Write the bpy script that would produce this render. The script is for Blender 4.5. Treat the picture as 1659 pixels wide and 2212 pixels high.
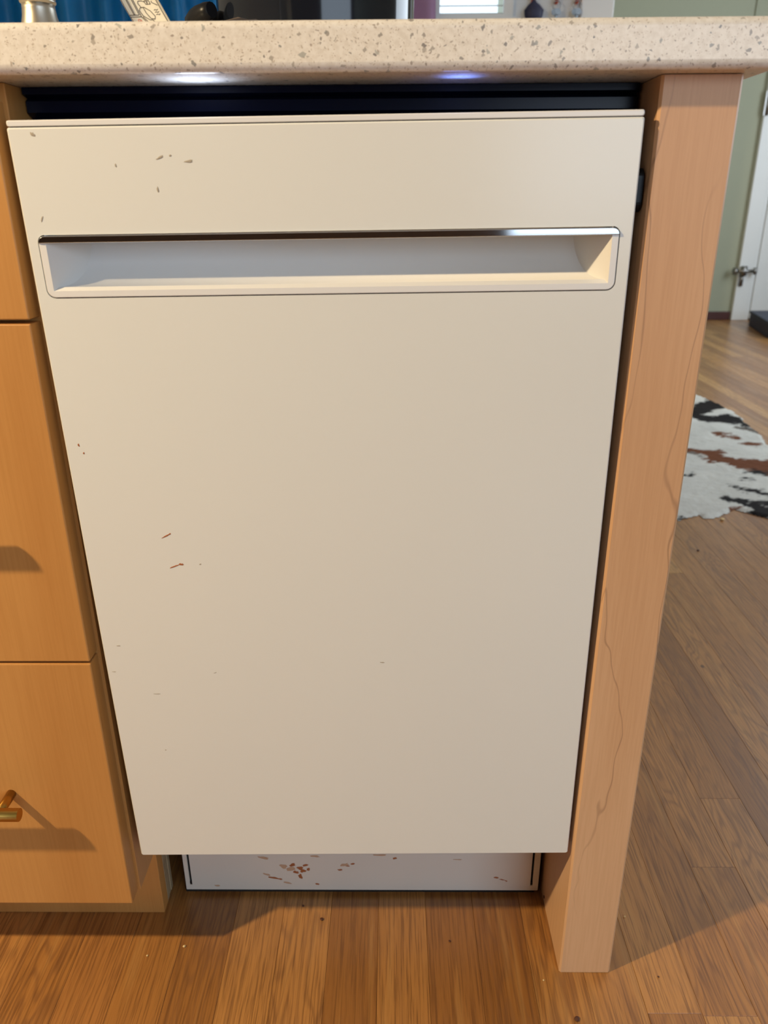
import bpy, bmesh, math, random
from mathutils import Vector, Matrix, noise
random.seed(7)
for o in list(bpy.data.objects): bpy.data.objects.remove(o, do_unlink=True)
S = bpy.context.scene
C = S.collection

# ------------------------------------------------------------------ camera
cam = bpy.data.cameras.new('camera'); camo = bpy.data.objects.new('camera', cam); C.objects.link(camo)
RT = Vector((0.99994451, 0.00873752, -0.00588500))
FW = Vector((-0.01030991, 0.92643695, -0.37630876))
UP = Vector((0.00216408, 0.37634855, 0.92647563))
m = Matrix.Identity(4)
for i in range(3):
    m[i][0] = RT[i]; m[i][1] = UP[i]; m[i][2] = -FW[i]
m.translation = Vector((0.271043, -0.606668, 0.794152))
camo.matrix_world = m
cam.sensor_fit = 'VERTICAL'; cam.sensor_height = 36.0; cam.lens = 36.0*1647.744/2212.0
cam.clip_start = 0.01
cam.dof.use_dof = True; cam.dof.focus_distance = 0.72; cam.dof.aperture_fstop = 9.0
S.camera = camo

# ------------------------------------------------------------------ view, world, lights
S.view_settings.view_transform = 'Standard'; S.view_settings.look = 'None'
S.view_settings.exposure = 0.22; S.view_settings.gamma = 1.0; S.view_settings.use_curve_mapping = False
w = bpy.data.worlds.new('sky'); S.world = w; w.use_nodes = True
w.node_tree.nodes['Background'].inputs[0].default_value = (0.72, 0.87, 1.0, 1)
w.node_tree.nodes['Background'].inputs[1].default_value = 1.6

def area(name, loc, target, sx, sy, power, col):
    l = bpy.data.lights.new(name, 'AREA'); l.shape = 'RECTANGLE'; l.size = sx; l.size_y = sy
    l.energy = power; l.color = col
    o = bpy.data.objects.new(name, l); C.objects.link(o); o.location = loc
    o.rotation_euler = (Vector(target)-Vector(loc)).to_track_quat('-Z', 'Y').to_euler()
    return o
# lamp under the wall cabinets of the kitchen run on the left: the key light
kl = bpy.data.lights.new('counter_lamp_light', 'SPOT'); kl.energy = 118; kl.color = (1.0, 0.765, 0.44); kl.shadow_soft_size = 0.03; kl.spot_size = math.radians(112); kl.spot_blend = 0.35
ko = bpy.data.objects.new('counter_lamp_light', kl); C.objects.link(ko); ko.location = (-1.048, -0.689, 1.606)
ko.rotation_euler = (Vector((0.25, 0.0, 0.15))-Vector((-1.048, -0.689, 1.606))).to_track_quat('-Z', 'Y').to_euler()
# daylight in the window openings
area('daylight_kitchen_window', (2.10, -3.0, 1.45), (2.10, 0, 1.35), 2.55, 1.75, 29, (0.66, 0.80, 1.0))
area('daylight_right_window', (3.58, 2.6, 1.5), (0, 2.6, 1.2), 2.4, 1.4, 52, (0.80, 0.90, 1.0))

# ------------------------------------------------------------------ material helpers
class NT:
    def __init__(s, name):
        s.m = bpy.data.materials.new(name); s.m.use_nodes = True
        s.t = s.m.node_tree; s.n = s.t.nodes; s.b = s.n['Principled BSDF']
    def new(s, typ, **kw):
        nd = s.n.new(typ)
        for k, v in kw.items(): setattr(nd, k, v)
        return nd
    def set(s, inp, v):
        if hasattr(v, 'is_linked') or hasattr(v, 'links'): s.t.links.new(v, inp)
        else: inp.default_value = v
    def math(s, op, a, b=0.0, c=0.0, clamp=False):
        nd = s.new('ShaderNodeMath', operation=op, use_clamp=clamp)
        for i, v in enumerate((a, b, c)): s.set(nd.inputs[i], v)
        return nd.outputs[0]
    def mix(s, f, a, b):
        nd = s.new('ShaderNodeMix', data_type='RGBA')
        s.set(nd.inputs[0], f); s.set(nd.inputs[6], a); s.set(nd.inputs[7], b)
        return nd.outputs[2]
    def mul(s, f, a, b):
        nd = s.new('ShaderNodeMix', data_type='RGBA', blend_type='MULTIPLY')
        s.set(nd.inputs[0], f); s.set(nd.inputs[6], a); s.set(nd.inputs[7], b)
        return nd.outputs[2]
    def pos(s, obj=False):
        if obj: return s.new('ShaderNodeTexCoord').outputs['Object']
        return s.new('ShaderNodeNewGeometry').outputs['Position']
    def mapv(s, v, scale=(1, 1, 1), loc=(0, 0, 0)):
        nd = s.new('ShaderNodeMapping'); s.set(nd.inputs[0], v)
        nd.inputs['Scale'].default_value = scale
        s.set(nd.inputs['Location'], loc)
        return nd.outputs[0]
    def noise(s, v, scale=1.0, detail=2.0, rough=0.5, dist=0.0):
        nd = s.new('ShaderNodeTexNoise'); s.set(nd.inputs['Vector'], v)
        nd.inputs['Scale'].default_value = scale; nd.inputs['Detail'].default_value = detail
        nd.inputs['Roughness'].default_value = rough; nd.inputs['Distortion'].default_value = dist
        return nd.outputs['Fac']
    def rng(s, v, a, b, c=0.0, d=1.0, smooth=True):
        nd = s.new('ShaderNodeMapRange', interpolation_type='SMOOTHSTEP' if smooth else 'LINEAR')
        s.set(nd.inputs[0], v)
        for i, x in enumerate((a, b, c, d)): nd.inputs[i+1].default_value = x
        return nd.outputs[0]
    def bump(s, h, strength=0.2, dist=0.001):
        nd = s.new('ShaderNodeBump'); s.set(nd.inputs['Height'], h)
        nd.inputs['Strength'].default_value = strength; nd.inputs['Distance'].default_value = dist
        s.t.links.new(nd.outputs[0], s.b.inputs['Normal'])
    def base(s, v): s.set(s.b.inputs['Base Color'], v)
    def rough(s, v): s.set(s.b.inputs['Roughness'], v)

def srgb(r, g, b):
    f = lambda c: (c/255/12.92) if c <= 10 else (((c/255)+0.055)/1.055)**2.4
    return (f(r), f(g), f(b), 1.0)

def plain(name, col, rough=0.5, metal=0.0, var=0.06, scale=30, bump=0.0, coat=0.0):
    """a single colour with faint procedural mottling and fine relief"""
    k = NT(name); n = k.noise(k.pos(True), scale, 3)
    c2 = tuple(c*(1-var*2) for c in col[:3])+(1,)
    k.base(k.mix(n, col, c2)); k.rough(rough); k.b.inputs['Metallic'].default_value = metal
    if coat: k.b.inputs['Coat Weight'].default_value = coat
    if bump: k.bump(k.noise(k.pos(True), scale*8, 4), bump, 0.0006)
    return k.m

def maple(name, col, dark, line, k_line=26.0, seed=0.0):
    k = NT(name); p = k.pos()
    big = k.noise(k.mapv(p, (9, 9, 1.3), (seed, seed*2, seed)), 1, 2, 0.45)
    c = k.mix(k.rng(big, 0.35, 0.68), col, dark)
    fine = k.noise(k.mapv(p, (420, 420, 14)), 1, 3, 0.6)
    c = k.mul(0.35, c, k.mix(k.rng(fine, 0.3, 0.75), (1, 1, 1, 1), (0.80, 0.74, 0.66, 1)))
    # growth ring lines that wander and fold into cathedrals
    sep = k.new('ShaderNodeSeparateXYZ'); k.set(sep.inputs[0], p)
    wob = k.noise(k.mapv(p, (7, 7, 1.9), (seed+3.1, 1.7, seed)), 1, 4, 0.5)
    fld = k.math('ADD', k.math('MULTIPLY', k.math('ADD', sep.outputs[0], sep.outputs[1]), k_line), k.math('MULTIPLY', wob, 4.2 if k_line else 0.0))
    fr = k.math('ABSOLUTE', k.math('SUBTRACT', k.math('FRACT', fld), 0.5))
    ln = k.rng(fr, 0.0, 0.020, 1.0 if k_line else 0.0, 0.0)
    fade = k.rng(k.noise(k.mapv(p, (6, 6, 3), (seed, 4, 9)), 1, 1), 0.42, 0.66)
    c = k.mix(k.math('MULTIPLY', k.math('MULTIPLY', ln, fade), 0.55), c, line)
    # short brown flecks
    fl = k.noise(k.mapv(p, (170, 170, 11), (seed, 0, 2)), 1, 1, 0.4)
    c = k.mix(k.math('MULTIPLY', k.rng(fl, 0.765, 0.82), 0.55), c, line)
    k.base(c); k.rough(0.42); k.b.inputs['Specular IOR Level'].default_value = 0.35
    k.bump(fine, 0.06, 0.0004)
    return k.m

def oak(name):
    k = NT(name); p = k.pos()
    oi = k.new('ShaderNodeObjectInfo').outputs['Random']
    isl = k.new('ShaderNodeNewGeometry').outputs['Random Per Island']
    r = k.math('FRACT', k.math('ADD', k.math('MULTIPLY', oi, 7.31), k.math('MULTIPLY', isl, 3.77)))
    r2 = k.math('FRACT', k.math('MULTIPLY', r, 13.7))
    cmb = k.new('ShaderNodeCombineXYZ'); k.set(cmb.inputs[0], k.math('MULTIPLY', r, 9)); k.set(cmb.inputs[1], k.math('MULTIPLY', r2, 31)); k.set(cmb.inputs[2], r)
    v = k.new('ShaderNodeVectorMath', operation='ADD'); k.set(v.inputs[0], p); k.set(v.inputs[1], cmb.outputs[0]); q = v.outputs[0]
    ramp = k.new('ShaderNodeValToRGB'); k.set(ramp.inputs[0], r)
    e = ramp.color_ramp.elements
    e[0].position = 0; e[0].color = srgb(156, 104, 50); e[1].position = 1; e[1].color = srgb(198, 146, 82)
    for ps, cc in ((0.3, srgb(182, 128, 68)), (0.55, srgb(142, 92, 42)), (0.8, srgb(172, 118, 62))):
        x = e.new(ps); x.color = cc
    c = ramp.outputs[0]
    # cathedral figure
    sep = k.new('ShaderNodeSeparateXYZ'); k.set(sep.inputs[0], q)
    wob = k.noise(k.mapv(q, (26, 3.6, 1)), 1, 2, 0.5)
    fld = k.math('ADD', k.math('MULTIPLY', sep.outputs[0], 55), k.math('MULTIPLY', wob, 13))
    fr = k.math('ABSOLUTE', k.math('SUBTRACT', k.math('FRACT', fld), 0.5))
    amt = k.rng(r2, 0.2, 0.8, 0.12, 0.60)
    c = k.mix(k.math('MULTIPLY', k.rng(fr, 0.02, 0.30, 1.0, 0.0), amt), c, srgb(126, 84, 48))
    # long pores
    g = k.noise(k.mapv(q, (520, 13, 1)), 1, 3, 0.65)
    c = k.mix(k.math('MULTIPLY', k.rng(g, 0.44, 0.66), 0.62), c, srgb(98, 60, 28))
    g2 = k.noise(k.mapv(q, (70, 3.6, 1)), 1, 3, 0.6)
    c = k.mix(k.math('MULTIPLY', k.rng(g2, 0.50, 0.78), 0.36), c, srgb(112, 70, 34))
    c = k.mix(k.math('MULTIPLY', k.rng(g2, 0.28, 0.46, 1, 0), 0.28), c, srgb(196, 148, 88))
    # small dark knots and specks
    sp = k.noise(k.mapv(p, (60, 45, 1)), 1, 1, 0.3)
    c = k.mix(k.math('MULTIPLY', k.rng(sp, 0.80, 0.86), 0.7), c, srgb(70, 38, 20))
    k.base(c); k.rough(k.rng(g2, 0, 1, 0.30, 0.46)); k.b.inputs['Specular IOR Level'].default_value = 0.65; k.b.inputs['Coat Weight'].default_value = 0.38; k.b.inputs['Coat Roughness'].default_value = 0.25
    k.bump(g, 0.10, 0.0004)
    return k.m

def quartz():
    k = NT('speckled_quartz'); p = k.pos()
    wn = k.new('ShaderNodeTexNoise'); k.set(wn.inputs['Vector'], p); wn.inputs['Scale'].default_value = 190; wn.inputs['Detail'].default_value = 2
    wv = k.new('ShaderNodeVectorMath', operation='MULTIPLY_ADD'); k.set(wv.inputs[0], wn.outputs['Color']); wv.inputs[1].default_value = (0.006, 0.006, 0.006); k.set(wv.inputs[2], p)
    q = wv.outputs[0]
    c = k.mix(k.rng(k.noise(p, 240, 3, 0.6), 0.35, 0.7), srgb(230, 222, 210), srgb(218, 208, 194))
    def layer(c, scale, prob, size, cols, op, metric='MANHATTAN'):
        vo = k.new('ShaderNodeTexVoronoi', distance=metric); k.set(vo.inputs['Vector'], q); vo.inputs['Scale'].default_value = scale
        sp = k.new('ShaderNodeSeparateColor'); k.set(sp.inputs[0], vo.outputs['Color'])
        pick = k.math('LESS_THAN', sp.outputs[0], prob)
        rad = k.math('MULTIPLY_ADD', sp.outputs[1], size*0.75, size*0.35)
        ins = k.math('LESS_THAN', vo.outputs['Distance'], rad)
        f = k.math('MULTIPLY', k.math('MULTIPLY', pick, ins), op)
        return k.mix(f, c, k.mix(sp.outputs[2], cols[0], cols[1]))
    c = layer(c, 700, 0.42, 0.50, (srgb(168, 148, 128), srgb(196, 180, 160)), 0.75)
    c = layer(c, 380, 0.34, 0.50, (srgb(140, 124, 112), srgb(190, 176, 158)), 0.8)
    c = layer(c, 210, 0.26, 0.50, (srgb(104, 98, 96), srgb(178, 168, 154)), 0.85)
    c = layer(c, 125, 0.16, 0.42, (srgb(120, 118, 116), srgb(172, 170, 160)), 0.85)
    k.base(c); k.rough(0.28)
    return k.m

M = {}
M['maple'] = maple('maple_post', srgb(214, 172, 132), srgb(202, 156, 114), srgb(132, 96, 70), 25, 0.6)
M['drawer'] = maple('maple_drawer', srgb(196, 142, 80), srgb(184, 128, 68), srgb(150, 92, 46), 0.0, 4.3)
M['ply'] = plain('plywood_edge', srgb(186, 160, 124), 0.7, var=0.2, scale=120, bump=0.3)
M['oak'] = oak('oak_strip')
M['quartz'] = quartz()
M['enamel'] = plain('white_enamel', srgb(222, 221, 214), 0.22, var=0.006, scale=6)
M['plastic'] = plain('white_plastic', srgb(224, 222, 219), 0.3, var=0.006, scale=6)
M['kick'] = plain('white_kick_steel', srgb(220, 214, 204), 0.4, var=0.03, scale=14)
M['tub'] = plain('dark_tub_frame', (0.0045, 0.007, 0.021, 1), 0.24, var=0.1); M['tub'].node_tree.nodes['Principled BSDF'].inputs['Specular IOR Level'].default_value = 0.16
M['black'] = plain('black_plastic', (0.008, 0.008, 0.010, 1), 0.35, var=0.1); M['black'].node_tree.nodes['Principled BSDF'].inputs['Specular IOR Level'].default_value = 0.25
M['void'] = plain('black_insulation', (0.01, 0.009, 0.008, 1), 0.9, var=0.2, bump=0.5)
M['chrome'] = plain('polished_chrome', (0.50, 0.51, 0.53, 1), 0.06, 1.0, var=0.01)
M['brass'] = plain('brushed_brass', srgb(196, 152, 76), 0.28, 1.0, var=0.08, scale=90)
M['steel'] = plain('dull_steel', (0.32, 0.31, 0.30, 1), 0.35, 1.0, var=0.1)
M['pewter'] = plain('brushed_pewter', srgb(196, 188, 174), 0.38, 1.0, var=0.08, scale=60)
M['potblack'] = plain('black_glaze', (0.008, 0.010, 0.016, 1), 0.10, var=0.1)
M['green'] = plain('olive_wall_paint', srgb(158, 160, 138), 0.75, var=0.02, scale=10, bump=0.05)
M['white'] = plain('white_trim_paint', srgb(222, 224, 224), 0.45, var=0.02, scale=10)
M['wallwhite'] = plain('white_wall_paint', srgb(216, 222, 226), 0.8, var=0.02, scale=10)
M['cream'] = plain('cream_wall_paint', srgb(214, 200, 176), 0.8, var=0.02, scale=10)
M['taupe'] = plain('taupe_wall_paint', srgb(112, 84, 62), 0.8, var=0.02, scale=10)
M['ceil'] = plain('ceiling_paint', srgb(226, 220, 208), 0.85, var=0.02, scale=10)
M['maroon'] = plain('dark_red_baseboard', srgb(74, 34, 30), 0.5, var=0.1)
M['navy'] = plain('navy_vinyl', srgb(14, 34, 66), 0.5, var=0.12, scale=20)
M['subfloor'] = plain('dark_seam', srgb(58, 36, 18), 0.8, var=0.2)
M['bluecloth'] = plain('blue_satin', srgb(46, 172, 240), 0.28, var=0.12, scale=8)
M['mauvecloth'] = plain('mauve_cloth', srgb(206, 168, 204), 0.7, var=0.05, scale=8)
M['paper'] = plain('white_paper', srgb(246, 240, 226), 0.8, var=0.01)
M['ink'] = plain('black_ink', srgb(60, 50, 46), 0.8)
M['redink'] = plain('red_ink', srgb(200, 96, 70), 0.8)
M['towel'] = plain('taupe_cloth', srgb(150, 132, 118), 0.9, var=0.1, scale=60, bump=0.3)
M['copper'] = plain('copper_hook', srgb(190, 88, 56), 0.4, 0.3)
M['pouch'] = plain('navy_patterned_pouch', srgb(44, 46, 78), 0.6, var=0.3, scale=90)
M['keys'] = plain('grey_keys', srgb(150, 156, 160), 0.35, 0.6, var=0.2, scale=120)
M['cone'] = plain('red_rust_stain', srgb(176, 104, 60), 0.6, var=0.2, scale=400)
M['stain2'] = plain('pale_rust_stain', srgb(200, 164, 134), 0.6, var=0.1, scale=400)
M['fleck'] = plain('grey_scuff', srgb(172, 160, 142), 0.6, var=0.1, scale=400)
M['crumb'] = plain('crumb', srgb(226, 196, 140), 0.8, var=0.1, scale=400)
M['drip'] = plain('dark_food_crumb', srgb(86, 44, 24), 0.6, var=0.2, scale=400)
def emit(name, col, s):
    k = NT(name); k.base(col); k.set(k.b.inputs['Emission Color'], col); k.b.inputs['Emission Strength'].default_value = s
    return k.m
M['ledw'] = emit('white_led', (0.55, 0.68, 1, 1), 6)
M['ledb'] = emit('blue_led', (0.16, 0.28, 1, 1), 4)

def hide_mat():
    k = NT('cowhide'); a = k.new('ShaderNodeAttribute', attribute_name='Col')
    h = k.noise(k.mapv(k.pos(), (260, 60, 60)), 1, 3, 0.7)
    k.base(k.mul(0.35, a.outputs['Color'], k.mix(h, (1, 1, 1, 1), (0.55, 0.52, 0.5, 1)))); k.rough(0.85)
    k.b.inputs['Specular IOR Level'].default_value = 0.15
    k.bump(h, 0.5, 0.002)
    return k.m
M['hide'] = hide_mat()

# ------------------------------------------------------------------ mesh helpers (world coordinates; objects get a local origin)
ORG = {}
def tag(o, label=None, cat=None, group=None, kind=None):
    if label: o['label'] = label
    if cat: o['category'] = cat
    if group: o['group'] = group
    if kind: o['kind'] = kind
    return o
def thing(name, loc, label, cat, group=None):
    o = bpy.data.objects.new(name, None); o.empty_display_size = 0.02
    C.objects.link(o); o.location = loc; ORG[o] = Vector(loc)
    return tag(o, label, cat, group)
def obj(name, bm, mat, parent=None, smooth=False, label=None, base=False):
    if smooth is True:
        for f in bm.faces: f.smooth = True
    bmesh.ops.recalc_face_normals(bm, faces=bm.faces)
    lo = Vector([min(v.co[i] for v in bm.verts) for i in range(3)]); hi = Vector([max(v.co[i] for v in bm.verts) for i in range(3)])
    org = (lo+hi)/2
    if base: org.z = lo.z
    bmesh.ops.translate(bm, vec=-org, verts=bm.verts)
    me = bpy.data.meshes.new(name); bm.to_mesh(me); bm.free(); me.materials.append(M[mat] if isinstance(mat, str) else mat)
    o = bpy.data.objects.new(name, me); C.objects.link(o); ORG[o] = org
    o.location = org-(ORG[parent] if parent else Vector((0, 0, 0)))
    if parent: o.parent = parent
    if label: o['label'] = label
    return o
def box(bm, x0, x1, y0, y1, z0, z1, bev=0.0, seg=1):
    r = bmesh.ops.create_cube(bm, size=1.0)
    for v in r['verts']:
        v.co = Vector((x0+(v.co.x+0.5)*(x1-x0), y0+(v.co.y+0.5)*(y1-y0), z0+(v.co.z+0.5)*(z1-z0)))
    if bev:
        es = list({e for v in r['verts'] for e in v.link_edges})
        bmesh.ops.bevel(bm, geom=es, offset=bev, segments=seg, profile=0.5, affect='EDGES')
    return bm
def B(*a, **k): return box(bmesh.new(), *a, **k)
def cyl(bm, a, b, r, n=16, r2=None):
    a = Vector(a); b = Vector(b); d = (b-a).normalized(); u = d.orthogonal().normalized(); v = d.cross(u)
    r2 = r if r2 is None else r2
    A = [bm.verts.new(a+(u*math.cos(t)+v*math.sin(t))*r) for t in [2*math.pi*i/n for i in range(n)]]
    Bv = [bm.verts.new(b+(u*math.cos(t)+v*math.sin(t))*r2) for t in [2*math.pi*i/n for i in range(n)]]
    for i in range(n):
        f = bm.faces.new((A[i], A[(i+1) % n], Bv[(i+1) % n], Bv[i])); f.smooth = True
    bm.faces.new(A[::-1]); bm.faces.new(Bv)
    return bm
def tube(bm, pts, r, n=8):
    P = [Vector(p) for p in pts]; rings = []
    for i, p in enumerate(P):
        d = (P[min(i+1, len(P)-1)]-P[max(i-1, 0)]).normalized()
        u = d.cross(Vector((0.31, 0.17, 0.93))).normalized(); v = d.cross(u)
        rr = r[i] if isinstance(r, (list, tuple)) else r
        rings.append([bm.verts.new(p+(u*math.cos(t)+v*math.sin(t))*rr) for t in [2*math.pi*j/n for j in range(n)]])
    for a, b in zip(rings, rings[1:]):
        for j in range(n):
            f = bm.faces.new((a[j], a[(j+1) % n], b[(j+1) % n], b[j])); f.smooth = True
    bm.faces.new(rings[0][::-1]); bm.faces.new(rings[-1])
    return bm
def lathe(bm, c, prof, n=40, sx=1.0, sy=1.0, cap=True):
    rings = []
    for r, z in prof:
        rings.append([bm.verts.new((c[0]+r*sx*math.cos(2*math.pi*j/n), c[1]+r*sy*math.sin(2*math.pi*j/n), c[2]+z)) for j in range(n)])
    for a, b in zip(rings, rings[1:]):
        for j in range(n):
            f = bm.faces.new((a[j], a[(j+1) % n], b[(j+1) % n], b[j])); f.smooth = True
    if cap: bm.faces.new(rings[0][::-1]); bm.faces.new(rings[-1])
    return bm
def rrect(x0, x1, z0, z1, r, n=6):
    """rounded rectangle loop; r = one radius or (lower-left, lower-right, upper-right, upper-left)"""
    R = (r,)*4 if not isinstance(r, (list, tuple)) else r
    out = []
    for (cx, cz, a0), q in zip(((x0, z0, math.pi), (x1, z0, 1.5*math.pi), (x1, z1, 0.0), (x0, z1, 0.5*math.pi)), R):
        q = max(q, 1e-5)
        px = cx+q if cx == x0 else cx-q; pz = cz+q if cz == z0 else cz-q
        for i in range(n+1):
            t = a0+0.5*math.pi*i/n; out.append((px+q*math.cos(t), pz+q*math.sin(t)))
    return out
def plate(outer, holes, y0, y1, ch=0.0, outer_front=None):
    """slab in the xz plane, front at y0 and back at y1, with real holes"""
    bm = bmesh.new()
    def loop(pts, y): return [bm.verts.new((x, y, z)) for x, z in pts]
    def edges(L): return [bm.edges.new((L[i], L[(i+1) % len(L)])) for i in range(len(L))]
    def wall(a, b):
        for i in range(len(a)):
            bm.faces.new((a[i], a[(i+1) % len(a)], b[(i+1) % len(a)], b[i]))
    of = loop(outer_front or outer, y0); es = edges(of); hl = []
    for h in holes:
        L = loop(h, y0); es += edges(L); hl.append((L, h))
    bmesh.ops.triangle_fill(bm, use_beauty=True, use_dissolve=False, edges=es, normal=(0, -1, 0))
    last = of
    if outer_front: mid = loop(outer, y0+ch); wall(of, mid); last = mid
    bk = loop(outer, y1); wall(last, bk)
    es = [bm.edges.get((bk[i], bk[(i+1) % len(bk)])) for i in range(len(bk))]
    for L, h in hl:
        Lb = loop(h, y1); wall(L, Lb)
        es += [bm.edges.get((Lb[i], Lb[(i+1) % len(Lb)])) for i in range(len(Lb))]
    bmesh.ops.triangle_fill(bm, use_beauty=True, use_dissolve=False, edges=es, normal=(0, 1, 0))
    return bm
def warp(bm, fn):
    for v in bm.verts: v.co = Vector(fn(v.co))
    return bm

# ================================================================== THE SETTING
# floor: oak strips 57 mm wide running away from the camera, each strip a part of the floor
floor = tag(obj('floor', B(-1.6, 3.7, -3.1, 5.1, -0.06, -0.012), 'subfloor'), 'honey oak strip floor running under the kitchen and far room', 'floor', kind='structure')
PW = 0.0572; X0 = 0.2537-PW*8
rnd = random.Random(3)
forced = {16-1: 0.1335, 15-1: -0.0605, 13: -0.058}   # board ends that the photograph shows
stuff = bmesh.new()
def plank_bm(bm, x0, x1, y0, y1):
    g = 0.00012
    return box(bm, x0+g, x1-g, y0+g, y1-g, -0.012, rnd.uniform(-0.00015, 0.00015), 0.00028)
nplank = 0
for i in range(-24, 70):
    x0 = X0+i*PW; x1 = x0+PW; xc = (x0+x1)/2
    if x1 < -1.55 or x0 > 3.6: continue
    y = -3.0 if i not in forced else forced[i]-0.6*math.ceil(3/0.6)
    ends = [y]
    if i in forced:
        ends = [-3.0]
        while ends[-1] < forced[i]-0.9: ends.append(ends[-1]+rnd.uniform(0.4, 0.8))
        ends.append(forced[i])
    else: ends.append(-3+rnd.uniform(0.2, 1.0))
    while ends[-1] < 5.0: ends.append(min(5.0, ends[-1]+rnd.uniform(0.9, 2.2)))
    ends = [e for k_, e in enumerate(ends) if k_ in (0, len(ends)-1) or i in forced or not (-0.14 < e < 0.16 and -0.32 < xc < 0.54)]
    for a, b in zip(ends, ends[1:]):
        if b-a < 0.01: continue
        # does the photograph see this board?
        near = (b > -0.11 and a < 0.13 and -0.27 < xc < 1.0)
        right = b > 0.0 and any((0.27+(yy+0.607)*0.36 < xc < 0.27+(yy+0.66)*0.60) for yy in (a, (a+b)/2, b) if yy > -0.1)
        if (near or right) and nplank < 296:
            obj('plank', plank_bm(bmesh.new(), x0, x1, a, b), 'oak', floor); nplank += 1
        else: plank_bm(stuff, x0, x1, a, b)
tag(obj('plank_field', stuff, 'oak', floor), kind='stuff')

def wall(name, axis, pos, a0, a1, z1, mat, hole=None, th=0.1, side=1):
    bm = bmesh.new()
    def bx(u0, u1, w0, w1):
        if u1-u0 < 1e-4 or w1-w0 < 1e-4: return
        if axis == 'y': box(bm, u0, u1, min(pos, pos+side*th), max(pos, pos+side*th), w0, w1)
        else: box(bm, min(pos, pos+side*th), max(pos, pos+side*th), u0, u1, w0, w1)
    if hole:
        h0, h1, k0, k1 = hole
        bx(a0, h0, -0.02, z1); bx(h1, a1, -0.02, z1); bx(h0, h1, -0.02, k0); bx(h0, h1, k1, z1)
    else: bx(a0, a1, -0.02, z1)
    return tag(obj(name, bm, mat), kind='structure')
ZC = 2.5
wall('wall_back', 'y', 5.0, 1.05, 3.7, ZC, 'green')['label'] = 'olive green wall at the far end of the room'
wall('wall_middle', 'y', 2.6, -1.6, 1.05, ZC, 'wallwhite', hole=(0.43, 0.70, 1.405, 2.1), th=0.1)['label'] = 'white wall with the window behind the counter'
wall('wall_corner', 'x', 1.05, 2.6, 5.1, ZC, 'green', side=-1)['label'] = 'side of the wall corner towards the far room'
wall('wall_right', 'x', 3.7, -3.1, 5.1, ZC, 'green', hole=(1.4, 3.8, 0.8, 2.2))['label'] = 'right hand wall with wide window'
wall('wall_left', 'x', -1.5, -3.1, 2.6, ZC, 'cream', side=-1)['label'] = 'cream wall on the left of the kitchen'
wall('wall_front', 'y', -3.05, -1.6, 3.8, ZC, 'taupe', hole=(0.8, 3.4, 0.55, 2.35), side=-1)['label'] = 'cream wall behind the camera with glazed opening'
tag(obj('ceiling', B(-1.6, 3.8, -3.15, 5.1, ZC, ZC+0.1), 'ceil'), 'plain ceiling', kind='structure')
tag(obj('baseboard_back', B(1.05, 2.685, 4.982, 5.0, 0, 0.058, 0.004, 2), 'maroon'), 'dark red baseboard under olive wall', kind='structure')
tag(obj('trim_1', B(0.945, 1.062, 2.575, 2.60, 0, ZC-0.001, 0.004, 2), 'white'), 'white corner trim beside the hooks', kind='structure')
tag(obj('trim_2', B(2.545, 2.556, 4.990, 5.0, 1.55, ZC-0.001, 0.002), 'green'), 'green vertical batten on olive wall', kind='structure')

# window with blinds in the middle wall
win = tag(obj('window_1', plate([(0.425, 1.398), (0.705, 1.398), (0.705, 2.12), (0.425, 2.12)], [[(0.445, 1.412), (0.445, 2.09), (0.672, 2.09), (0.672, 1.412)]], 2.575, 2.60), 'white'), 'bright white framed window with blinds above counter', kind='structure')
obj('window_sill', B(0.42, 0.715, 2.555, 2.60, 1.388, 1.399, 0.002, 2), 'white', win)
for i in range(28):
    bm = B(0.446, 0.671, 2.594, 2.614, 1.418+i*0.024, 1.4195+i*0.024)
    bmesh.ops.rotate(bm, verts=bm.verts, cent=(0.55, 2.604, 1.4187+i*0.024), matrix=Matrix.Rotation(0.35, 3, 'X'))
    obj('blind_slat', bm, 'white', win)
k = NT('window_glass'); k.base((1, 1, 1, 1)); k.rough(0.02); k.b.inputs['Transmission Weight'].default_value = 1.0; k.b.inputs['IOR'].default_value = 1.02; M['glass'] = k.m
obj('pane', B(0.44, 0.69, 2.64, 2.644, 1.405, 2.1), 'glass', win)

# white door with its frame and hinges at the right end of the far wall
door = tag(obj('door_1', B(2.815, 3.55, 4.965, 4.995, 0.012, 2.02, 0.003, 1), 'white'), 'white door at right end of the olive wall', kind='structure')
obj('door_frame', B(2.69, 2.79, 4.965, 5.0, 0, 2.12, 0.004, 2), 'white', door)
obj('door_jamb', B(2.79, 2.812, 4.972, 5.0, 0, 2.06, 0.002), 'white', door)
def hinge(z0, z1, stop=False, dx=0.0):
    bm = cyl(bmesh.new(), (2.72, 4.958, z0), (2.72, 4.958, z1), 0.011, 10)
    box(bm, 2.70, 2.722, 4.960, 4.966, z0, z1)
    if stop:
        cyl(bm, (2.66, 4.94, z1+0.012), (2.79, 4.93, z1+0.012), 0.010, 10); cyl(bm, (2.645, 4.94, z1+0.012), (2.668, 4.94, z1+0.012), 0.024, 10)
        cyl(bm, (2.79, 4.93, z1-0.01), (2.79, 4.93, z1+0.035), 0.012, 10); cyl(bm, (2.72, 4.945, z1-0.02), (2.72, 4.945, z1+0.045), 0.02, 10)
    bmesh.ops.translate(bm, verts=bm.verts, vec=(dx, 0, 0))
    obj('hinge', bm, 'steel', door)
hinge(1.30, 1.44, False, -0.018); hinge(0.235, 0.325, True, -0.004)

# ================================================================== DISHWASHER
W = 0.448; ZB = 0.160; ZT = 0.8509; DR = -0.0089; DL = -0.0143; DY = 0.0011
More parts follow.
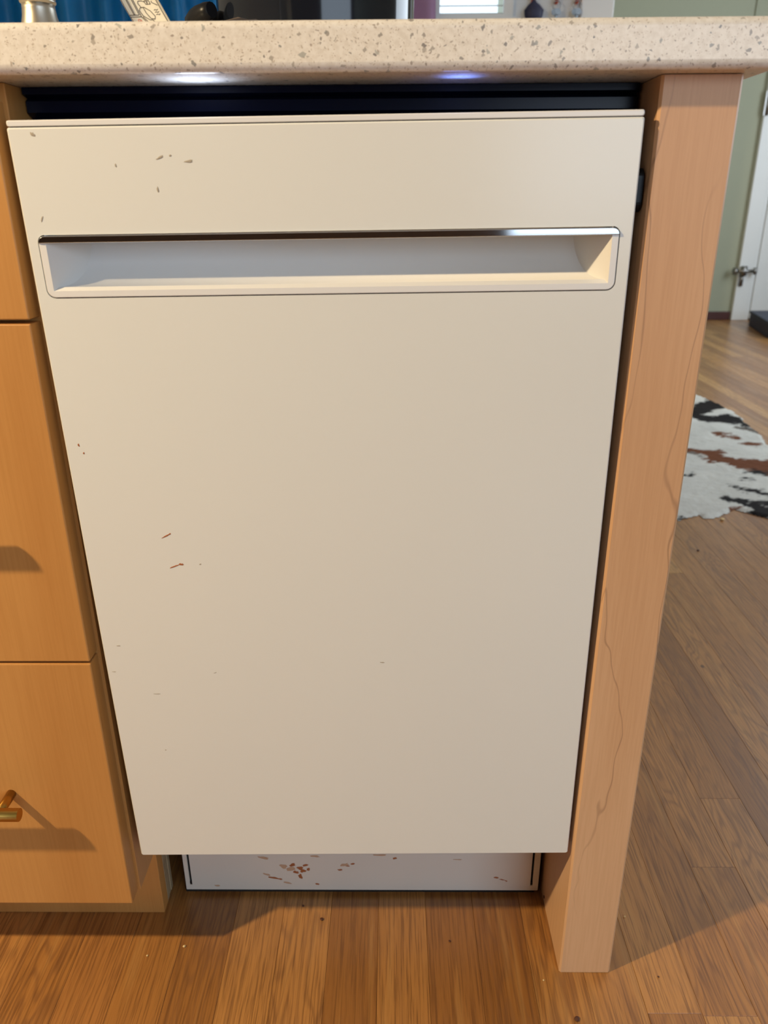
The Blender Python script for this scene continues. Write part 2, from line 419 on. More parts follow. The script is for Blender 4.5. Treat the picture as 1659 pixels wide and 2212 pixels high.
# the door hangs a touch out of true: leaning outwards at the top and rolled by half a degree; its face is 441 mm wide
DS = 0.985; DO = Vector((0.0041, -0.0091, 0.0119))
def tilt(p): return Vector((p.x+DR*(p.z-ZT), p.y+DY*(p.x-W/2)+DL*(p.z-ZB), p.z-DR*(p.x-W/2)))*DS+DO
def door_face(p): return DS*(DY*((p.x-DO.x)/DS-W/2)+DL*((p.z-DO.z)/DS-ZB))+DO.y
dw = thing('dishwasher', (W/2, 0.3, 0), 'narrow white built-in dishwasher with pocket handle and chrome strip', 'dishwasher')
HX0, HX1, HZ0, HZ1 = 0.0085, 0.4380, 0.7300, 0.7743     # the handle bezel
IX0, IX1, IZ0 = 0.0137, 0.4330, 0.7348                  # its opening
CZ = 0.7690                                             # underside of the chrome strip
zc = ZT-0.0046
hole = rrect(HX0-0.0007, HX1+0.0007, HZ0-0.0007, HZ1+0.0007, (0.0066, 0.0066, 0.0056, 0.0056))
c = 0.0011
bm = plate(rrect(0, W, ZB, zc, 0.0015, 3), [hole], 0.0, 0.026, c, rrect(c, W-c, ZB+c*0.6, zc-c, 0.0015, 3))
panel = obj('door_panel', warp(bm, tilt), 'enamel', dw)
bm = plate(rrect(0.0004, W-0.0004, zc+0.0006, ZT, 0.0015, 3), [], 0.0002, 0.03, 0.0008, rrect(0.0012, W-0.0012, zc+0.0010, ZT-0.0008, 0.0012, 3))
cap = obj('control_cap', warp(bm, tilt), 'plastic', dw)
obj('seam_gasket', warp(B(0.002, W-0.002, 0.002, 0.025, zc-0.0004, zc+0.0008), tilt), 'black', dw)
obj('door_inner', warp(B(0.006, W-0.006, 0.0375, 0.055, ZB+0.004, ZT-0.016), tilt), 'void', dw)
# bezel ring
inner = [(IX0, IZ0), (IX1, IZ0), (IX1, CZ+0.0008), (IX0, CZ+0.0008)]
bm = plate(rrect(HX0, HX1, HZ0, CZ+0.0012, (0.0060, 0.0060, 0.0001, 0.0001)), [inner], -0.0004, 0.006, 0.0005,
           rrect(HX0+0.0005, HX1-0.0005, HZ0+0.0005, CZ+0.0012, (0.0057, 0.0057, 0.0001, 0.0001)))
bez = obj('handle_bezel', warp(bm, tilt), 'plastic', dw)
# scooped pocket behind the bezel
D = 0.036; N = 14; bm = bmesh.new()
prof = []
for i in range(N+1):
    t = i/N*math.pi/2
    prof.append((0.004+(D-0.004)*math.sin(t)**0.85, IZ0+0.0025+(CZ-IZ0+0.002)*(1-math.cos(t))))
prof = [(-0.0004, IZ0)]+prof+[(D, CZ+0.006)]
xl = lambda y: IX0+0.58*max(y, 0); xr = lambda y: IX1-0.58*max(y, 0)
L = [bm.verts.new((xl(y), y, z)) for y, z in prof]; Rr = [bm.verts.new((xr(y), y, z)) for y, z in prof]
for i in range(len(prof)-1):
    f = bm.faces.new((L[i], L[i+1], Rr[i+1], Rr[i])); f.smooth = 0 < i < N+1
tl = bm.verts.new((IX0, -0.0004, CZ+0.006)); tr = bm.verts.new((IX1, -0.0004, CZ+0.006))
for V, t in ((L, tl), (Rr, tr)):
    for i in range(len(V)-1): bm.faces.new((V[i], V[i+1], t))
bm.faces.new((L[-1], Rr[-1], tr, tl))
obj('handle_pocket', warp(bm, tilt), 'plastic', dw)
# chrome strip, gently convex
bm = bmesh.new()
lp = rrect(HX0, HX1, CZ, HZ1, (0.0002, 0.0002, 0.005, 0.005), 6)
nseg = len(lp); zz0, zz1 = CZ, HZ1
front = [(x, z) for x, z in lp]
rows = []
for f_, yy in ((1.0, 0.004), (1.0, -0.0004), (0.93, -0.0012), (0.75, -0.0018)):
    zc_ = (zz0+zz1)/2
    rows.append([bm.verts.new((x if f_ == 1 else HX0+(HX1-HX0)/2+(x-HX0-(HX1-HX0)/2)*(1-(1-f_)*0.012), yy, zc_+(z-zc_)*f_)) for x, z in front])
for a, b in zip(rows, rows[1:]):
    for j in range(nseg):
        f = bm.faces.new((a[j], a[(j+1) % nseg], b[(j+1) % nseg], b[j])); f.smooth = True
bm.faces.new(rows[-1])
obj('chrome_strip', warp(bm, tilt), 'chrome', dw, label='polished chrome strip above the handle pocket')

# the tub frame: dark stepped lip under the worktop
bm = bmesh.new()
box(bm, 0.004, 0.446, 0.060, 0.58, 0.125, 0.866)
obj('tub', bm, 'tub', dw)
tubp = [(0.026, 0.8735), (0.026, 0.8690), (0.034, 0.8672), (0.030, 0.8650), (0.030, 0.8575), (0.036, 0.8550), (0.040, 0.8530), (0.040, 0.838), (0.062, 0.838), (0.062, 0.8735)]
bm = bmesh.new(); A = [bm.verts.new((0.0, y, z)) for y, z in tubp]; Bb = [bm.verts.new((0.4525, y, z)) for y, z in tubp]
for i in range(len(tubp)): bm.faces.new((A[i], A[(i+1) % len(tubp)], Bb[(i+1) % len(tubp)], Bb[i]))
bm.faces.new(A[::-1]); bm.faces.new(Bb)
obj('tub_lip', bm, 'tub', dw, label='dark glossy tub lip above the door')
for x, mt, wd, nm, pw, cl, sp in ((0.1325, 'ledw', 0.026, 'display_light', 0.013, (0.58, 0.72, 1), 125), (0.3195, 'ledb', 0.018, 'status_light', 0.0035, (0.16, 0.28, 1), 60)):
    lb = obj(nm, warp(B(x-wd/2, x+wd/2, 0.0225, 0.026, ZT-0.0002, ZT+0.0005), tilt), mt, dw)
    l = bpy.data.lights.new(nm+'_glow', 'AREA'); l.shape = 'RECTANGLE'; l.size = wd; l.size_y = 0.003; l.energy = pw; l.color = cl; l.spread = math.radians(sp)
    lo = bpy.data.objects.new(nm+'_glow', l); C.objects.link(lo); lo.parent = lb; lo.location = (0, 0.0, 0.0012); lo.rotation_euler = (math.pi+math.radians(30), 0, 0)
# door latch bracket at the right edge
bm = plate(rrect(0.0, 0.022, 0.786, 0.816, 0.007), [], 0.4500, 0.4544)
warp(bm, lambda p: (p.y, p.x-0.002, p.z))
br = obj('side_bracket', bm, 'black', dw, label='black bracket in the gap by the post')
bm = bmesh.new(); cyl(bm, (0.4500, 0.004, 0.800), (0.4490, 0.004, 0.800), 0.003, 12)
obj('screw', bm, 'steel', br)
# kick plate with two adjusting slots
def slot(x): return [(x-0.0014, 0.0155), (x+0.0014, 0.0155), (x+0.0014, 0.100), (x-0.0014, 0.100)]
kick = obj('kick_plate', plate(rrect(0.0162, 0.4495, 0.0078, 0.150, 0.001, 2), [slot(0.0226), slot(0.4412)], 0.090, 0.0925), 'kick', dw)
obj('base_frame', B(0.014, 0.446, 0.094, 0.56, 0.0, 0.124), 'void', dw)
for x in (0.0226, 0.4412):
    obj('slot_screw', cyl(bmesh.new(), (x, 0.0935, 0.0182), (x, 0.0905, 0.0182), 0.0024, 10), 'black', kick)

def blob(bm, x, y, z, rx, rz, ang, seed):
    """a thin dried splash on a surface facing the kitchen"""
    n = 10; ca, sa = math.cos(ang), math.sin(ang)
    rg = []
    for s, dy in ((1.0, 0.0), (0.6, -0.00022)):
        ring = []
        for i in range(n):
            t = 2*math.pi*i/n; k_ = s*(0.72+0.55*noise.noise(Vector((math.cos(t)*1.3+seed, math.sin(t)*1.3, seed*1.7))))
            a, b = rx*k_*math.cos(t), rz*k_*math.sin(t)
            ring.append(bm.verts.new((x+a*ca-b*sa, y+dy, z+a*sa+b*ca)))
        rg.append(ring)
    for i in range(n): bm.faces.new((rg[0][i], rg[0][(i+1) % n], rg[1][(i+1) % n], rg[1][i]))
    bm.faces.new(rg[1])
def marks(name, lst, y, mat, parent, lean=False, label=None):
    for i, (x, z, ru, rv, a) in enumerate(lst):
        yy = (door_face(Vector((x, 0, z)))-0.00005) if lean else y
        k_ = 0.00062; bm = bmesh.new()
        blob(bm, x, yy, z, ru*k_, rv*k_, a, i*3.3+1.1)
        obj(name, bm, mat, parent, label=label)
marks('splash_mark', [(0.1494, 0.0487, 9, 6, 0.3), (0.1582, 0.0428, 10, 7, -0.2), (0.1652, 0.048, 8, 5, 0.2), (0.1534, 0.0367, 8, 5, 0.1), (0.1619, 0.0383, 9, 5, 0.6), (0.1581, 0.0299, 5, 9, 0.3), (0.1683, 0.0413, 4, 5, 0), (0.1245, 0.0275, 14, 3.5, -0.2), (0.1329, 0.0253, 8, 3, -0.1), (0.2072, 0.0407, 7, 3, 0.1), (0.2227, 0.0505, 6, 3, 0.3), (0.2169, 0.0467, 5, 2.5, 0), (0.2738, 0.0596, 5, 4, 0.2), (0.1786, 0.017, 6, 3, -0.4), (0.3976, 0.0285, 6, 4, -0.2), (0.4046, 0.0255, 10, 2, -0.3), (0.4098, 0.0233, 4, 2, -0.3)], 0.0899, 'cone', kick, label='rust brown splashes')
marks('faint_mark', [(0.1152, 0.0598, 16, 5, -0.3), (0.138, 0.0457, 12, 8, -0.4), (0.1422, 0.0192, 12, 4, -0.3), (0.2131, 0.049, 12, 5, 0.4), (0.177, 0.0623, 14, 3, 0), (0.2554, 0.0647, 18, 3, 0), (0.1169, 0.0329, 10, 3, -0.4), (0.1468, 0.042, 12, 8, 0.2), (0.3504, 0.0576, 12, 2, 0), (0.0551, 0.0143, 8, 3, 0)], 0.08985, 'stain2', kick)
marks('food_mark', [(0.0785, 0.5319, 9, 1.6, 0.45), (0.0819, 0.5336, 4, 1.6, 0.5), (0.0832, 0.5032, 11, 1.8, 0.35), (0.089, 0.505, 5, 2.4, 0.2), (0.0173, 0.613, 2, 2.6, 0), (0.0204, 0.6063, 1.5, 2, 0)], -0.006, 'cone', panel, True)
marks('scuff_mark', [(0.109, 0.8242, 7, 2.2, 0.35), (0.1289, 0.8214, 8, 2.4, 0.1), (0.1163, 0.8253, 2, 2, 0), (0.0221, 0.8393, 3, 4, 0.6), (0.077, 0.8191, 1.6, 2.4, 0), (0.0186, 0.7844, 1.4, 5, -0.4), (0.1049, 0.8033, 1.6, 4, 0.2), (0.0226, 0.4225, 4, 1.2, 0), (0.0148, 0.3944, 4, 1.1, 0), (0.0516, 0.3697, 8, 0.9, 0), (0.2621, 0.4043, 5, 1.2, 0), (0.108, 0.3933, 3, 1, 0.3), (0.0517, 0.3042, 1.4, 1.4, 0), (0.1054, 0.505, 2, 1.4, 0)], -0.006, 'fleck', panel, True)

# ================================================================== WORKTOP
bm = B(-1.45, 0.5285, -0.0335, 0.66, 0.8740, 0.9040)
es = [e for e in bm.edges if not (abs(e.verts[0].co.y-0.66) < 1e-4 and abs(e.verts[1].co.y-0.66) < 1e-4)]
bmesh.ops.bevel(bm, geom=es, offset=0.0055, segments=5, profile=0.5, affect='EDGES')
top = obj('countertop', bm, 'quartz', smooth=False)
for p in top.data.polygons: p.use_smooth = p.area < 0.02
tag(top, 'cream speckled quartz countertop with rounded edge over the dishwasher', 'countertop')

# ================================================================== END POST
bm = B(0.4556, 0.5117, -0.0123, 0.60, 0.0005, 0.8735)
bmesh.ops.bevel(bm, geom=[e for e in bm.edges if abs(e.verts[0].co.z-e.verts[1].co.z) > 0.5], offset=0.0019, segments=1, affect='EDGES')
post = obj('end_post', bm, 'maple')
tag(post, 'pale maple end post carrying the right end of the countertop', 'post')
obj('dowel_plug', cyl(bmesh.new(), (0.4557, 0.079, 0.0095), (0.4548, 0.079, 0.0095), 0.0018, 10), 'drip', post)

# ================================================================== DRAWER CABINET
cab = thing('drawer_cabinet', (-0.204, 0.3, 0), 'honey maple drawer cabinet left of the dishwasher', 'cabinet')
bm = bmesh.new()
box(bm, -0.4060, -0.0014, 0.0016, 0.60, 0.1070, 0.8738, 0.0006)
obj('carcass', bm, 'drawer', cab)
obj('toe_kick', B(-0.4060, -0.0045, 0.063, 0.080, 0.0002, 0.1068, 0.0005), 'drawer', cab)
for i in range(3):
    obj('toe_kick_ply', B(-0.0300, -0.0047-0.0006*(i % 2), 0.0802+i*0.0075, 0.0875+i*0.0075, 0.0002, 0.1066, 0.0005), 'ply', cab)
for z0, z1 in ((0.1090, 0.4062), (0.4088, 0.7098), (0.7130, 0.8620)):
    d = obj('drawer', B(-0.4036, -0.0036, -0.0180, 0.0009, z0, z1, 0.0011, 2), 'drawer', cab)
    zc_ = (z0+z1)/2-0.001
    bm = bmesh.new()
    cyl(bm, (-0.3237, -0.0463, zc_), (-0.0835, -0.0463, zc_), 0.0062, 20)
    for x in (-0.3030, -0.1042): cyl(bm, (x, -0.0180, zc_), (x, -0.0463, zc_), 0.0047, 16)
    bmesh.ops.bevel(bm, geom=[e for e in bm.edges if len(e.link_faces) == 2 and e.calc_face_angle(0) > 1.2], offset=0.0006, segments=1, affect='EDGES')
    obj('bar_handle', bm, 'brass', d, label='brushed brass bar handle')

# ================================================================== THINGS ON THE COUNTER
# pewter candlestick with bell foot
pew = thing('candlestick', (0.0185, 0.034, 0.904), 'pewter candlestick with bell foot at left end of counter', 'candlestick')
cx, cy = 0.0185, 0.034
prof = [(0.0155, 0.0), (0.0158, 0.002), (0.0152, 0.004), (0.0142, 0.007), (0.0128, 0.0115), (0.0118, 0.0155), (0.0113, 0.0195), (0.0112, 0.0225)]
obj('bell_foot', lathe(bmesh.new(), (cx, cy, 0.904), prof), 'pewter', pew)
prof = [(0.0112, 0.0225)]
for i in range(4):
    z = 0.0228+i*0.003; prof += [(0.0112, z), (0.0122, z+0.0006), (0.0125, z+0.0014), (0.0122, z+0.0022), (0.0112, z+0.0028)]
prof += [(0.0085, 0.037), (0.007, 0.05), (0.0075, 0.085), (0.010, 0.090)]
obj('ringed_stem', lathe(bmesh.new(), (cx, cy, 0.904), prof), 'pewter', pew)
prof = [(0.010, 0.090), (0.015, 0.093), (0.015, 0.096), (0.0095, 0.097), (0.0095, 0.118), (0.0105, 0.119), (0.0085, 0.119), (0.0085, 0.100)]
obj('candle_cup', lathe(bmesh.new(), (cx, cy, 0.904), prof), 'pewter', pew)

# curled paper leaflet with a line drawing
leaf = thing('paper_leaflet', (0.095, 0.03, 0.904), 'curled white paper leaflet with appliance line drawing on counter', 'leaflet')
def sheet(a, b):     # a across 0..1, b up in metres along the sheet
    lean = -0.62*b-0.004*math.sin(a*3.1)+1.6*b*b
    return Vector((0.0945+a*0.0268+lean*0.95-0.0*b, 0.018+0.004*math.sin(a*math.pi)+0.10*b-1.2*b*b, 0.9042+b-0.9*b*b))
bm = bmesh.new(); NA, NB = 10, 14; HB = 0.075
g = [[bm.verts.new(sheet(i/NA, HB*j/NB)) for i in range(NA+1)] for j in range(NB+1)]
for j in range(NB):
    for i in range(NA): bm.faces.new((g[j][i], g[j][i+1], g[j+1][i+1], g[j+1][i])).smooth = True
bmesh.ops.solidify(bm, geom=bm.faces[:], thickness=0.00012)
sh = obj('sheet', bm, 'paper', leaf)
def ink(lines, mat, name, wd=0.00022):
    bm = bmesh.new()
    for ln in lines:
        P = []
        for (a0, b0), (a1, b1) in zip(ln, ln[1:]):
            for s in range(5): P.append((a0+(a1-a0)*s/5, b0+(b1-b0)*s/5))
        P.append(ln[-1])
        pts = [sheet(a, b)+Vector((0, -0.00022, 0)) for a, b in P]
        for p, q in zip(pts, pts[1:]):
            d = q-p
            if d.length < 1e-7: continue
            nrm = Vector((d.z, 0, -d.x)).normalized()*wd
            bm.faces.new([bm.verts.new(x) for x in (p-nrm, q-nrm, q+nrm, p+nrm)])
    obj(name, bm, mat, sh)
z0 = 0.0085
def Z(v): return z0+(52-v)*0.000282     # height up the sheet for a row of the drawing
drawing = [[(0.04, Z(52)), (0.02, Z(40)), (0.03, Z(2)), (0.02, Z(-60))], [(0.95, Z(52)), (0.95, Z(0)), (0.95, Z(-60))],
           [(0.03, Z(41)), (0.42, Z(38))], [(0.03, Z(37)), (0.38, Z(34))], [(0.20, Z(36)), (0.22, Z(0)), (0.22, Z(-30))], [(0.24, Z(36)), (0.26, Z(0)), (0.26, Z(-30))],
           [(0.38, Z(34)), (0.40, Z(0)), (0.40, Z(-30))], [(0.42, Z(38)), (0.44, Z(0)), (0.44, Z(-30))], [(0.42, Z(38)), (0.50, Z(53))], [(0.46, Z(38)), (0.55, Z(53))],
           [(0.52, Z(18)), (0.46, Z(24)), (0.48, Z(36)), (0.60, Z(45)), (0.66, Z(45))], [(0.52, Z(18)), (0.62, Z(17)), (0.72, Z(26)), (0.76, Z(38)), (0.72, Z(44)), (0.64, Z(42)), (0.60, Z(30)), (0.60, Z(17))],
           [(0.55, Z(17)), (0.52, Z(8)), (0.56, Z(3)), (0.64, Z(3)), (0.70, Z(6))], [(0.70, Z(3)), (0.80, Z(3)), (0.80, Z(11)), (0.70, Z(11)), (0.70, Z(3))], [(0.74, Z(3)), (0.74, Z(11))], [(0.77, Z(5)), (0.73, Z(9))],
           [(0.84, Z(8)), (0.93, Z(15))], [(0.85, Z(4)), (0.84, Z(8))], [(0.66, Z(45)), (0.70, Z(53))]]
for v in (25, 30, 35): drawing.append([(0.80, Z(v)), (0.83, Z(v-1.5)), (0.86, Z(v+0.5)), (0.89, Z(v-2))])
ink(drawing, 'ink', 'printed_drawing')
ink([[(0.30+0.055*math.cos(t), Z(48.5)+0.0013*math.sin(t)) for t in [i*math.pi/6 for i in range(13)]], [(0.27, Z(50)), (0.33, Z(47))]], 'redink', 'printed_red_mark')

# folded cloth, pot
cl = bmesh.new(); NX, NY = 18, 10
g = [[cl.verts.new((0.098+0.09*i/NX, 0.10+0.10*j/NY, 0.9045+(0.034*math.sin(math.pi*min(1, (i/NX)*0.9+0.02))**0.7)*math.sin(math.pi*(0.08+0.84*j/NY))**0.6+0.0025*noise.noise(Vector((i*0.6, j*0.8, 2))))) for i in range(NX+1)] for j in range(NY+1)]
for j in range(NY):
    for i in range(NX): cl.faces.new((g[j][i], g[j][i+1], g[j+1][i+1], g[j+1][i])).smooth = True
bmesh.ops.solidify(cl, geom=cl.faces[:], thickness=0.002)
tag(obj('dish_cloth', cl, 'towel'), 'crumpled taupe dish cloth left of the black pot', 'cloth')
pot = thing('cooking_pot', (0.192, 0.335, 0.904), 'tall glossy black cooking pot with side handle on counter', 'pot')
pc = (0.1925, 0.335, 0.904)
prof = [(0.086, 0.0), (0.098, 0.003), (0.1015, 0.010), (0.1025, 0.03), (0.1035, 0.155), (0.1065, 0.160), (0.1065, 0.166), (0.101, 0.167), (0.099, 0.16)]
obj('body', lathe(bmesh.new(), pc, prof, 64), 'potblack', pot)
prof = [(0.104, 0.1675), (0.105, 0.171), (0.085, 0.182), (0.04, 0.19), (0.012, 0.192), (0.010, 0.200), (0.018, 0.204), (0.02, 0.212), (0.012, 0.218)]
obj('lid', lathe(bmesh.new(), pc, prof, 48), 'potblack', pot)
for s in (-1,):
    bm = bmesh.new()
    pts = [(pc[0]+s*(0.098+0.022*math.sin(math.pi*i/10)), pc[1]-0.06+s*0.0+0.052*i/10*1.0, 0.967+0.010*math.sin(math.pi*i/10)*0+0.004*math.cos(math.pi*i/5)) for i in range(11)]
    tube(bm, pts, [0.007+0.005*math.sin(math.pi*i/10) for i in range(11)], 12)
    obj('side_handle', bm, 'black', pot)

# ================================================================== BEHIND THE COUNTER
def curtain(name, x0, x1, y, z0, z1, n, amp, mat, seed):
    bm = bmesh.new(); NX = n*10; rows = []
    for j in range(9):
        z = z0+(z1-z0)*j/8; row = []
        for i in range(NX+1):
            u = i/NX
            yy = y+amp*math.sin(2*math.pi*n*u+1.2*noise.noise(Vector((u*4, seed, 0))))*(0.75+0.5*noise.noise(Vector((u*6+seed, z*0.8, 1))))
            row.append(bm.verts.new((x0+(x1-x0)*u, yy, z)))
        rows.append(row)
    for a, b in zip(rows, rows[1:]):
        for i in range(NX): bm.faces.new((a[i], a[i+1], b[i+1], b[i])).smooth = True
    bmesh.ops.solidify(bm, geom=bm.faces[:], thickness=0.003)
    return bm
cu = thing('blue_curtain', (-0.76, 2.45, 0.02), 'deep blue satin curtain hanging behind the candlestick and leaflet', 'curtain')
obj('drape', curtain('d', -1.45, -0.30, 2.45, 0.03, 2.2, 9, 0.035, 'bluecloth', 2.0), 'bluecloth', cu)
obj('curtain_rod', cyl(bmesh.new(), (-1.49, 2.45, 2.22), (-0.2, 2.45, 2.22), 0.012, 14), 'steel', cu)
mc = thing('mauve_curtain', (0.37, 2.54, 0.6), 'mauve curtain panel hanging left of the bright window', 'curtain')
obj('drape', curtain('d', 0.20, 0.428, 2.53, 0.6, 2.25, 2, 0.012, 'mauvecloth', 5.0), 'mauvecloth', mc)
obj('curtain_rod', cyl(bmesh.new(), (0.12, 2.53, 2.27), (0.44, 2.53, 2.27), 0.01, 14), 'steel', mc)
# three copper hooks with things hanging from them
for i, (x, nm, lab) in enumerate(((0.772, 'pouch', 'copper wall hook holding the dark patterned pouch'), (0.856, 'keys', 'middle copper wall hook with grey keys'), (0.928, 'keys2', 'copper wall hook next to the white corner trim'))):
    h = thing('wall_hook', (x, 2.59, 1.46), lab, 'hook', 'copper hooks right of the window')
    bm = bmesh.new(); tube(bm, [(x, 2.598, 1.485), (x, 2.575, 1.483), (x, 2.566, 1.470), (x, 2.566, 1.452), (x, 2.572, 1.444), (x, 2.584, 1.446)], 0.0065, 10)
    obj('hook_arm', bm, 'copper', h)
    obj('hook_plate', B(x-0.010, x+0.010, 2.594, 2.5998, 1.465, 1.51, 0.002, 2), 'copper', h)
bm = lathe(bmesh.new(), (0.775, 2.560, 1.375), [(0.004, 0), (0.022, 0.006), (0.034, 0.028), (0.036, 0.045), (0.022, 0.060), (0.010, 0.068), (0.005, 0.076)], 7, 1.0, 0.45)
pch = thing('hanging_pouch', (0.775, 2.56, 1.375), 'dark navy patterned pouch hanging from copper hook', 'pouch')
obj('bag', bm, 'pouch', pch)
obj('loop', tube(bmesh.new(), [(0.775+0.007*math.sin(t), 2.566, 1.4545+0.010*math.cos(t)) for t in [i*math.pi/6 for i in range(13)]], 0.0012, 6), 'pouch', pch)
for x, lab in ((0.856, 'ring of grey keys on the middle copper hook'), (0.928, 'ring of grey keys beside white corner trim')):
    kt = thing('key_ring', (x, 2.565, 1.36), lab, 'keys', 'keys on the copper hooks')
    obj('ring', tube(bmesh.new(), [(x+0.014*math.sin(t), 2.562, 1.433+0.014*math.cos(t)) for t in [i*math.pi/8 for i in range(17)]], 0.0016, 6), 'keys', kt)
    for j, a in enumerate((-0.35, -0.08, 0.22)):
        bm = bmesh.new(); cyl(bm, (0, -0.001, -0.012), (0, 0.001, -0.012), 0.011, 14); box(bm, -0.0035, 0.0035, -0.001, 0.001, -0.058, -0.02, 0.0004)
        bmesh.ops.rotate(bm, verts=bm.verts, cent=(0, 0, 0), matrix=Matrix.Rotation(a, 3, 'Y')); bmesh.ops.translate(bm, verts=bm.verts, vec=(x+a*0.03, 2.563-j*0.003, 1.425))
        obj('key', bm, 'keys', kt)

# low navy storage step by the white door
nv = thing('storage_step', (2.95, 4.45, 0), 'low navy blue step standing by the white door', 'step')
def skew(p): return (p.x+(p.y-4.17)*0.21, p.y, p.z)
obj('body', warp(B(2.5906, 3.2, 4.17, 4.72, 0.0, 0.078, 0.006, 2), skew), 'navy', nv)
obj('lid', warp(B(2.585, 3.21, 4.163, 4.728, 0.079, 0.098, 0.007, 3), skew), 'navy', nv)

# cowhide rug
OUT = [(1.035, 1.278), (1.1017, 1.3135), (1.1068, 1.2907), (1.1552, 1.3067), (1.2131, 1.3531), (1.2366, 1.3428), (1.2456, 1.3226), (1.2825, 1.2962), (1.42, 1.25), (1.6, 1.32), (1.75, 1.5), (1.70, 1.72), (1.60, 1.86), (1.5828, 1.97),
       (1.6147, 2.0962), (1.6268, 2.2342), (1.6515, 2.3998), (1.6394, 2.5285), (1.6111, 2.7021), (1.5, 2.75), (1.3, 2.58), (1.05, 2.42), (0.86, 2.05), (0.80, 1.65), (0.88, 1.36)]
def inside(x, y):
    r = False; j = len(OUT)-1
    for i in range(len(OUT)):
        xi, yi = OUT[i]; xj, yj = OUT[j]
        if (yi > y) != (yj > y) and x < (xj-xi)*(y-yi)/(yj-yi)+xi: r = not r
        j = i
    return r
BLK = (0.012, 0.009, 0.009); BRN = srgb(112, 66, 40)[:3]; WHT = srgb(220, 219, 212)[:3]; GRY = srgb(120, 112, 104)[:3]
PATCH = [((1.50, 2.42), (1.66, 2.56), 0.050, BLK), ((1.49, 2.30), (1.56, 2.27), 0.040, BLK), ((1.46, 2.35), (1.52, 2.41), 0.035, BLK), ((1.59, 2.33), (1.62, 2.20), 0.026, BLK), ((1.59, 2.15), (1.625, 2.08), 0.022, BLK), ((1.565, 2.16), (1.60, 2.12), 0.018, GRY),
         ((1.445, 2.09), (1.485, 2.078), 0.014, BRN), ((1.47, 2.045), (1.515, 2.035), 0.016, BRN), ((1.50, 1.965), (1.55, 1.955), 0.018, BRN), ((1.28, 1.885), (1.37, 1.855), 0.024, BRN), ((1.27, 1.86), (1.30, 1.84), 0.016, GRY), ((1.35, 1.80), (1.40, 1.73), 0.034, BRN),
         ((1.42, 1.73), (1.56, 1.68), 0.060, BRN), ((1.50, 1.62), (1.62, 1.60), 0.06, BRN), ((1.395, 1.66), (1.44, 1.635), 0.016, BLK), ((1.30, 1.785), (1.325, 1.765), 0.013, BRN), ((1.175, 1.645), (1.19, 1.638), 0.012, BLK),
         ((1.285, 1.525), (1.325, 1.485), 0.012, BLK), ((1.325, 1.485), (1.40, 1.44), 0.022, BLK), ((1.228, 1.428), (1.262, 1.405), 0.016, BLK), ((1.262, 1.405), (1.285, 1.33), 0.020, BLK), ((1.285, 1.33), (1.40, 1.29), 0.03, BLK), ((1.31, 1.39), (1.38, 1.37), 0.020, BLK),
         ((1.05, 1.293), (1.088, 1.300), 0.010, BLK), ((1.205, 1.349), (1.232, 1.345), 0.011, BRN), ((1.34, 1.60), (1.36, 1.59), 0.008, BLK), ((1.55, 1.50), (1.65, 1.46), 0.05, BLK), ((1.0, 1.9), (1.12, 2.1), 0.07, BLK), ((0.9, 1.6), (1.0, 1.65), 0.05, BRN), ((1.2, 2.35), (1.34, 2.45), 0.05, BRN)]
bm = bmesh.new(); ST = 0.008; vs = {}; cells = []
for i in range(int(1.0/ST)+2):
    for j in range(int(1.55/ST)+2):
        x = 0.78+i*ST; y = 1.23+j*ST
        wx = 0.012*noise.noise(Vector((x*22, y*22, 0)))
        if inside(x+ST/2+wx, y+ST/2+wx): cells.append((i, j))
cs = set(cells)
def gv(i, j):
    if (i, j) not in vs:
        x = 0.78+i*ST; y = 1.23+j*ST
        brd = sum((a, b) in cs for a in (i-1, i) for b in (j-1, j)) < 4
        z = 0.0012 if brd else 0.006+0.002*noise.noise(Vector((x*60, y*60, 0)))+0.002*noise.noise(Vector((x*7, y*7, 3)))
        vs[(i, j)] = bm.verts.new((x+0.002*noise.noise(Vector((x*90, y*90, 5))), y+0.002*noise.noise(Vector((x*90, y*90, 9))), z))
    return vs[(i, j)]
for i, j in cells: bm.faces.new((gv(i, j), gv(i+1, j), gv(i+1, j+1), gv(i, j+1))).smooth = True
rug = obj('cowhide_rug', bm, 'hide', base=True)
tag(rug, 'white cowhide rug with black and brown patches on the far floor', 'rug')
at_ = rug.data.color_attributes.new('Col', 'FLOAT_COLOR', 'POINT')
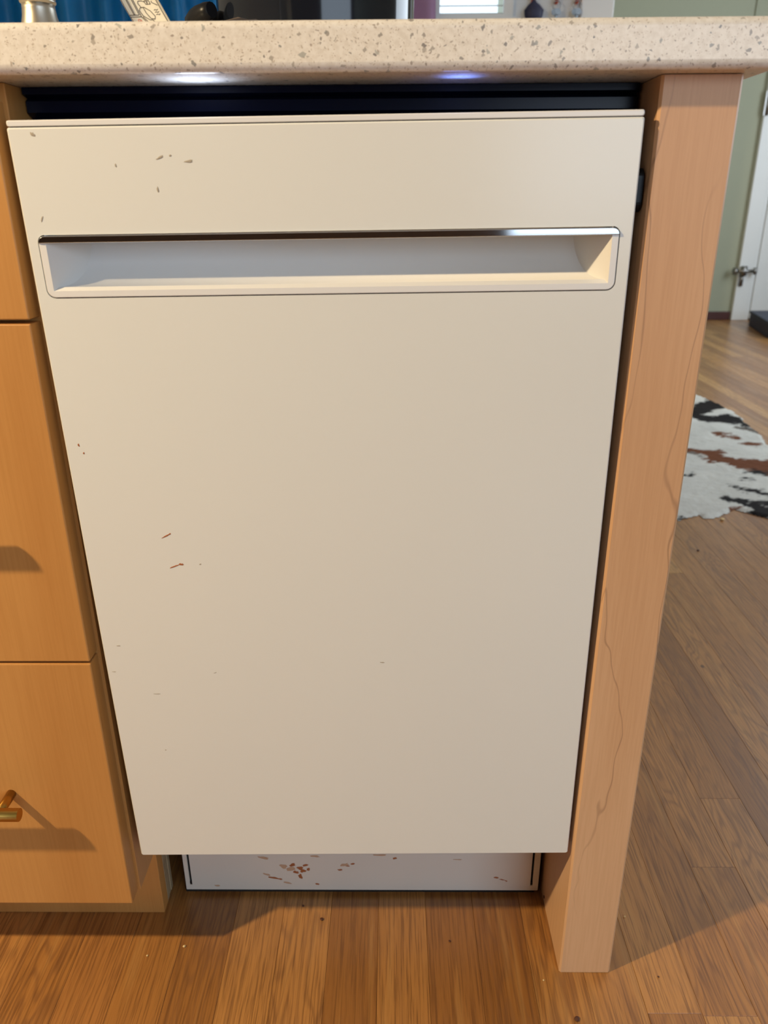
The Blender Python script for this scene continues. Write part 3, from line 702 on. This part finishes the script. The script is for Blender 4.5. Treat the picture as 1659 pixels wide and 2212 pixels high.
for v in rug.data.vertices:
    P = v.co+ORG[rug]; x, y = P.x, P.y
    nx = x+0.028*noise.noise(Vector((x*20, y*26, 0)))+0.022*noise.noise(Vector((x*50, y*75, 0))); ny = y+0.026*noise.noise(Vector((x*20, y*26, 7)))+0.024*noise.noise(Vector((x*45, y*85, 7)))
    col = Vector(WHT)*(0.92+0.12*noise.noise(Vector((x*10, y*14, 4))))
    for (ax, ay), (bx_, by_), r, cc in PATCH:
        dx, dy = bx_-ax, by_-ay; t = max(0, min(1, ((nx-ax)*dx+(ny-ay)*dy)/(dx*dx+dy*dy)))
        d = math.hypot(nx-ax-t*dx, (ny-ay-t*dy)*0.85)-r
        k_ = max(0.0, min(1.0, 0.5-d/0.010))
        col = col*(1-k_)+Vector(cc)*k_
    at_.data[v.index].color = (col.x, col.y, col.z, 1)

# crumbs on the floor
def crumb(x, y, r, mat, lab):
    bm = bmesh.new(); bmesh.ops.create_icosphere(bm, subdivisions=2, radius=r)
    for q in bm.verts: q.co = q.co*(1+0.35*noise.noise(q.co/r*1.5+Vector((x*900, y*900, 0)))); q.co.z *= 0.55
    zmin = min(q.co.z for q in bm.verts)
    for q in bm.verts: q.co += Vector((x, y, 0.0002-zmin))
    tag(obj('crumb', bm, mat, base=True), lab, 'crumb', 'crumbs on the oak floor')
crumb(1.1549, 1.2840, 0.0055, 'crumb', 'pale crumb on the floor at the front edge of the rug')
crumb(0.0305, 0.0176, 0.0016, 'crumb', 'pale sliver on the floor in front of the kick plate left end')
crumb(-0.0088, 0.0058, 0.0011, 'crumb', 'tiny pale crumb on the floor near the drawer cabinet')
crumb(0.5483, 0.0590, 0.0012, 'crumb', 'tiny pale crumb on shaded floor right of the post')
crumb(0.4367, -0.0218, 0.0010, 'crumb', 'tiny pale crumb on the floor left of the post foot')
crumb(0.4635, -0.0652, 0.0028, 'drip', 'dark brown crumb on the floor below the post foot')
crumb(0.1862, 0.0538, 0.0020, 'drip', 'dark brown crumb on the floor under the kick plate')
crumb(0.1620, 0.0724, 0.0015, 'drip', 'small dark crumb in the shadow of the dishwasher door')
crumb(0.3367, 0.0254, 0.0012, 'drip', 'tiny dark crumb on the bare floor before the dishwasher')
crumb(0.5639, -0.0174, 0.0010, 'drip', 'tiny dark crumb on the floor right of the post foot')
crumb(1.0193, 1.0915, 0.0030, 'drip', 'dark speck on the floor between the rug and the post')
print('PLANKS', nplank)
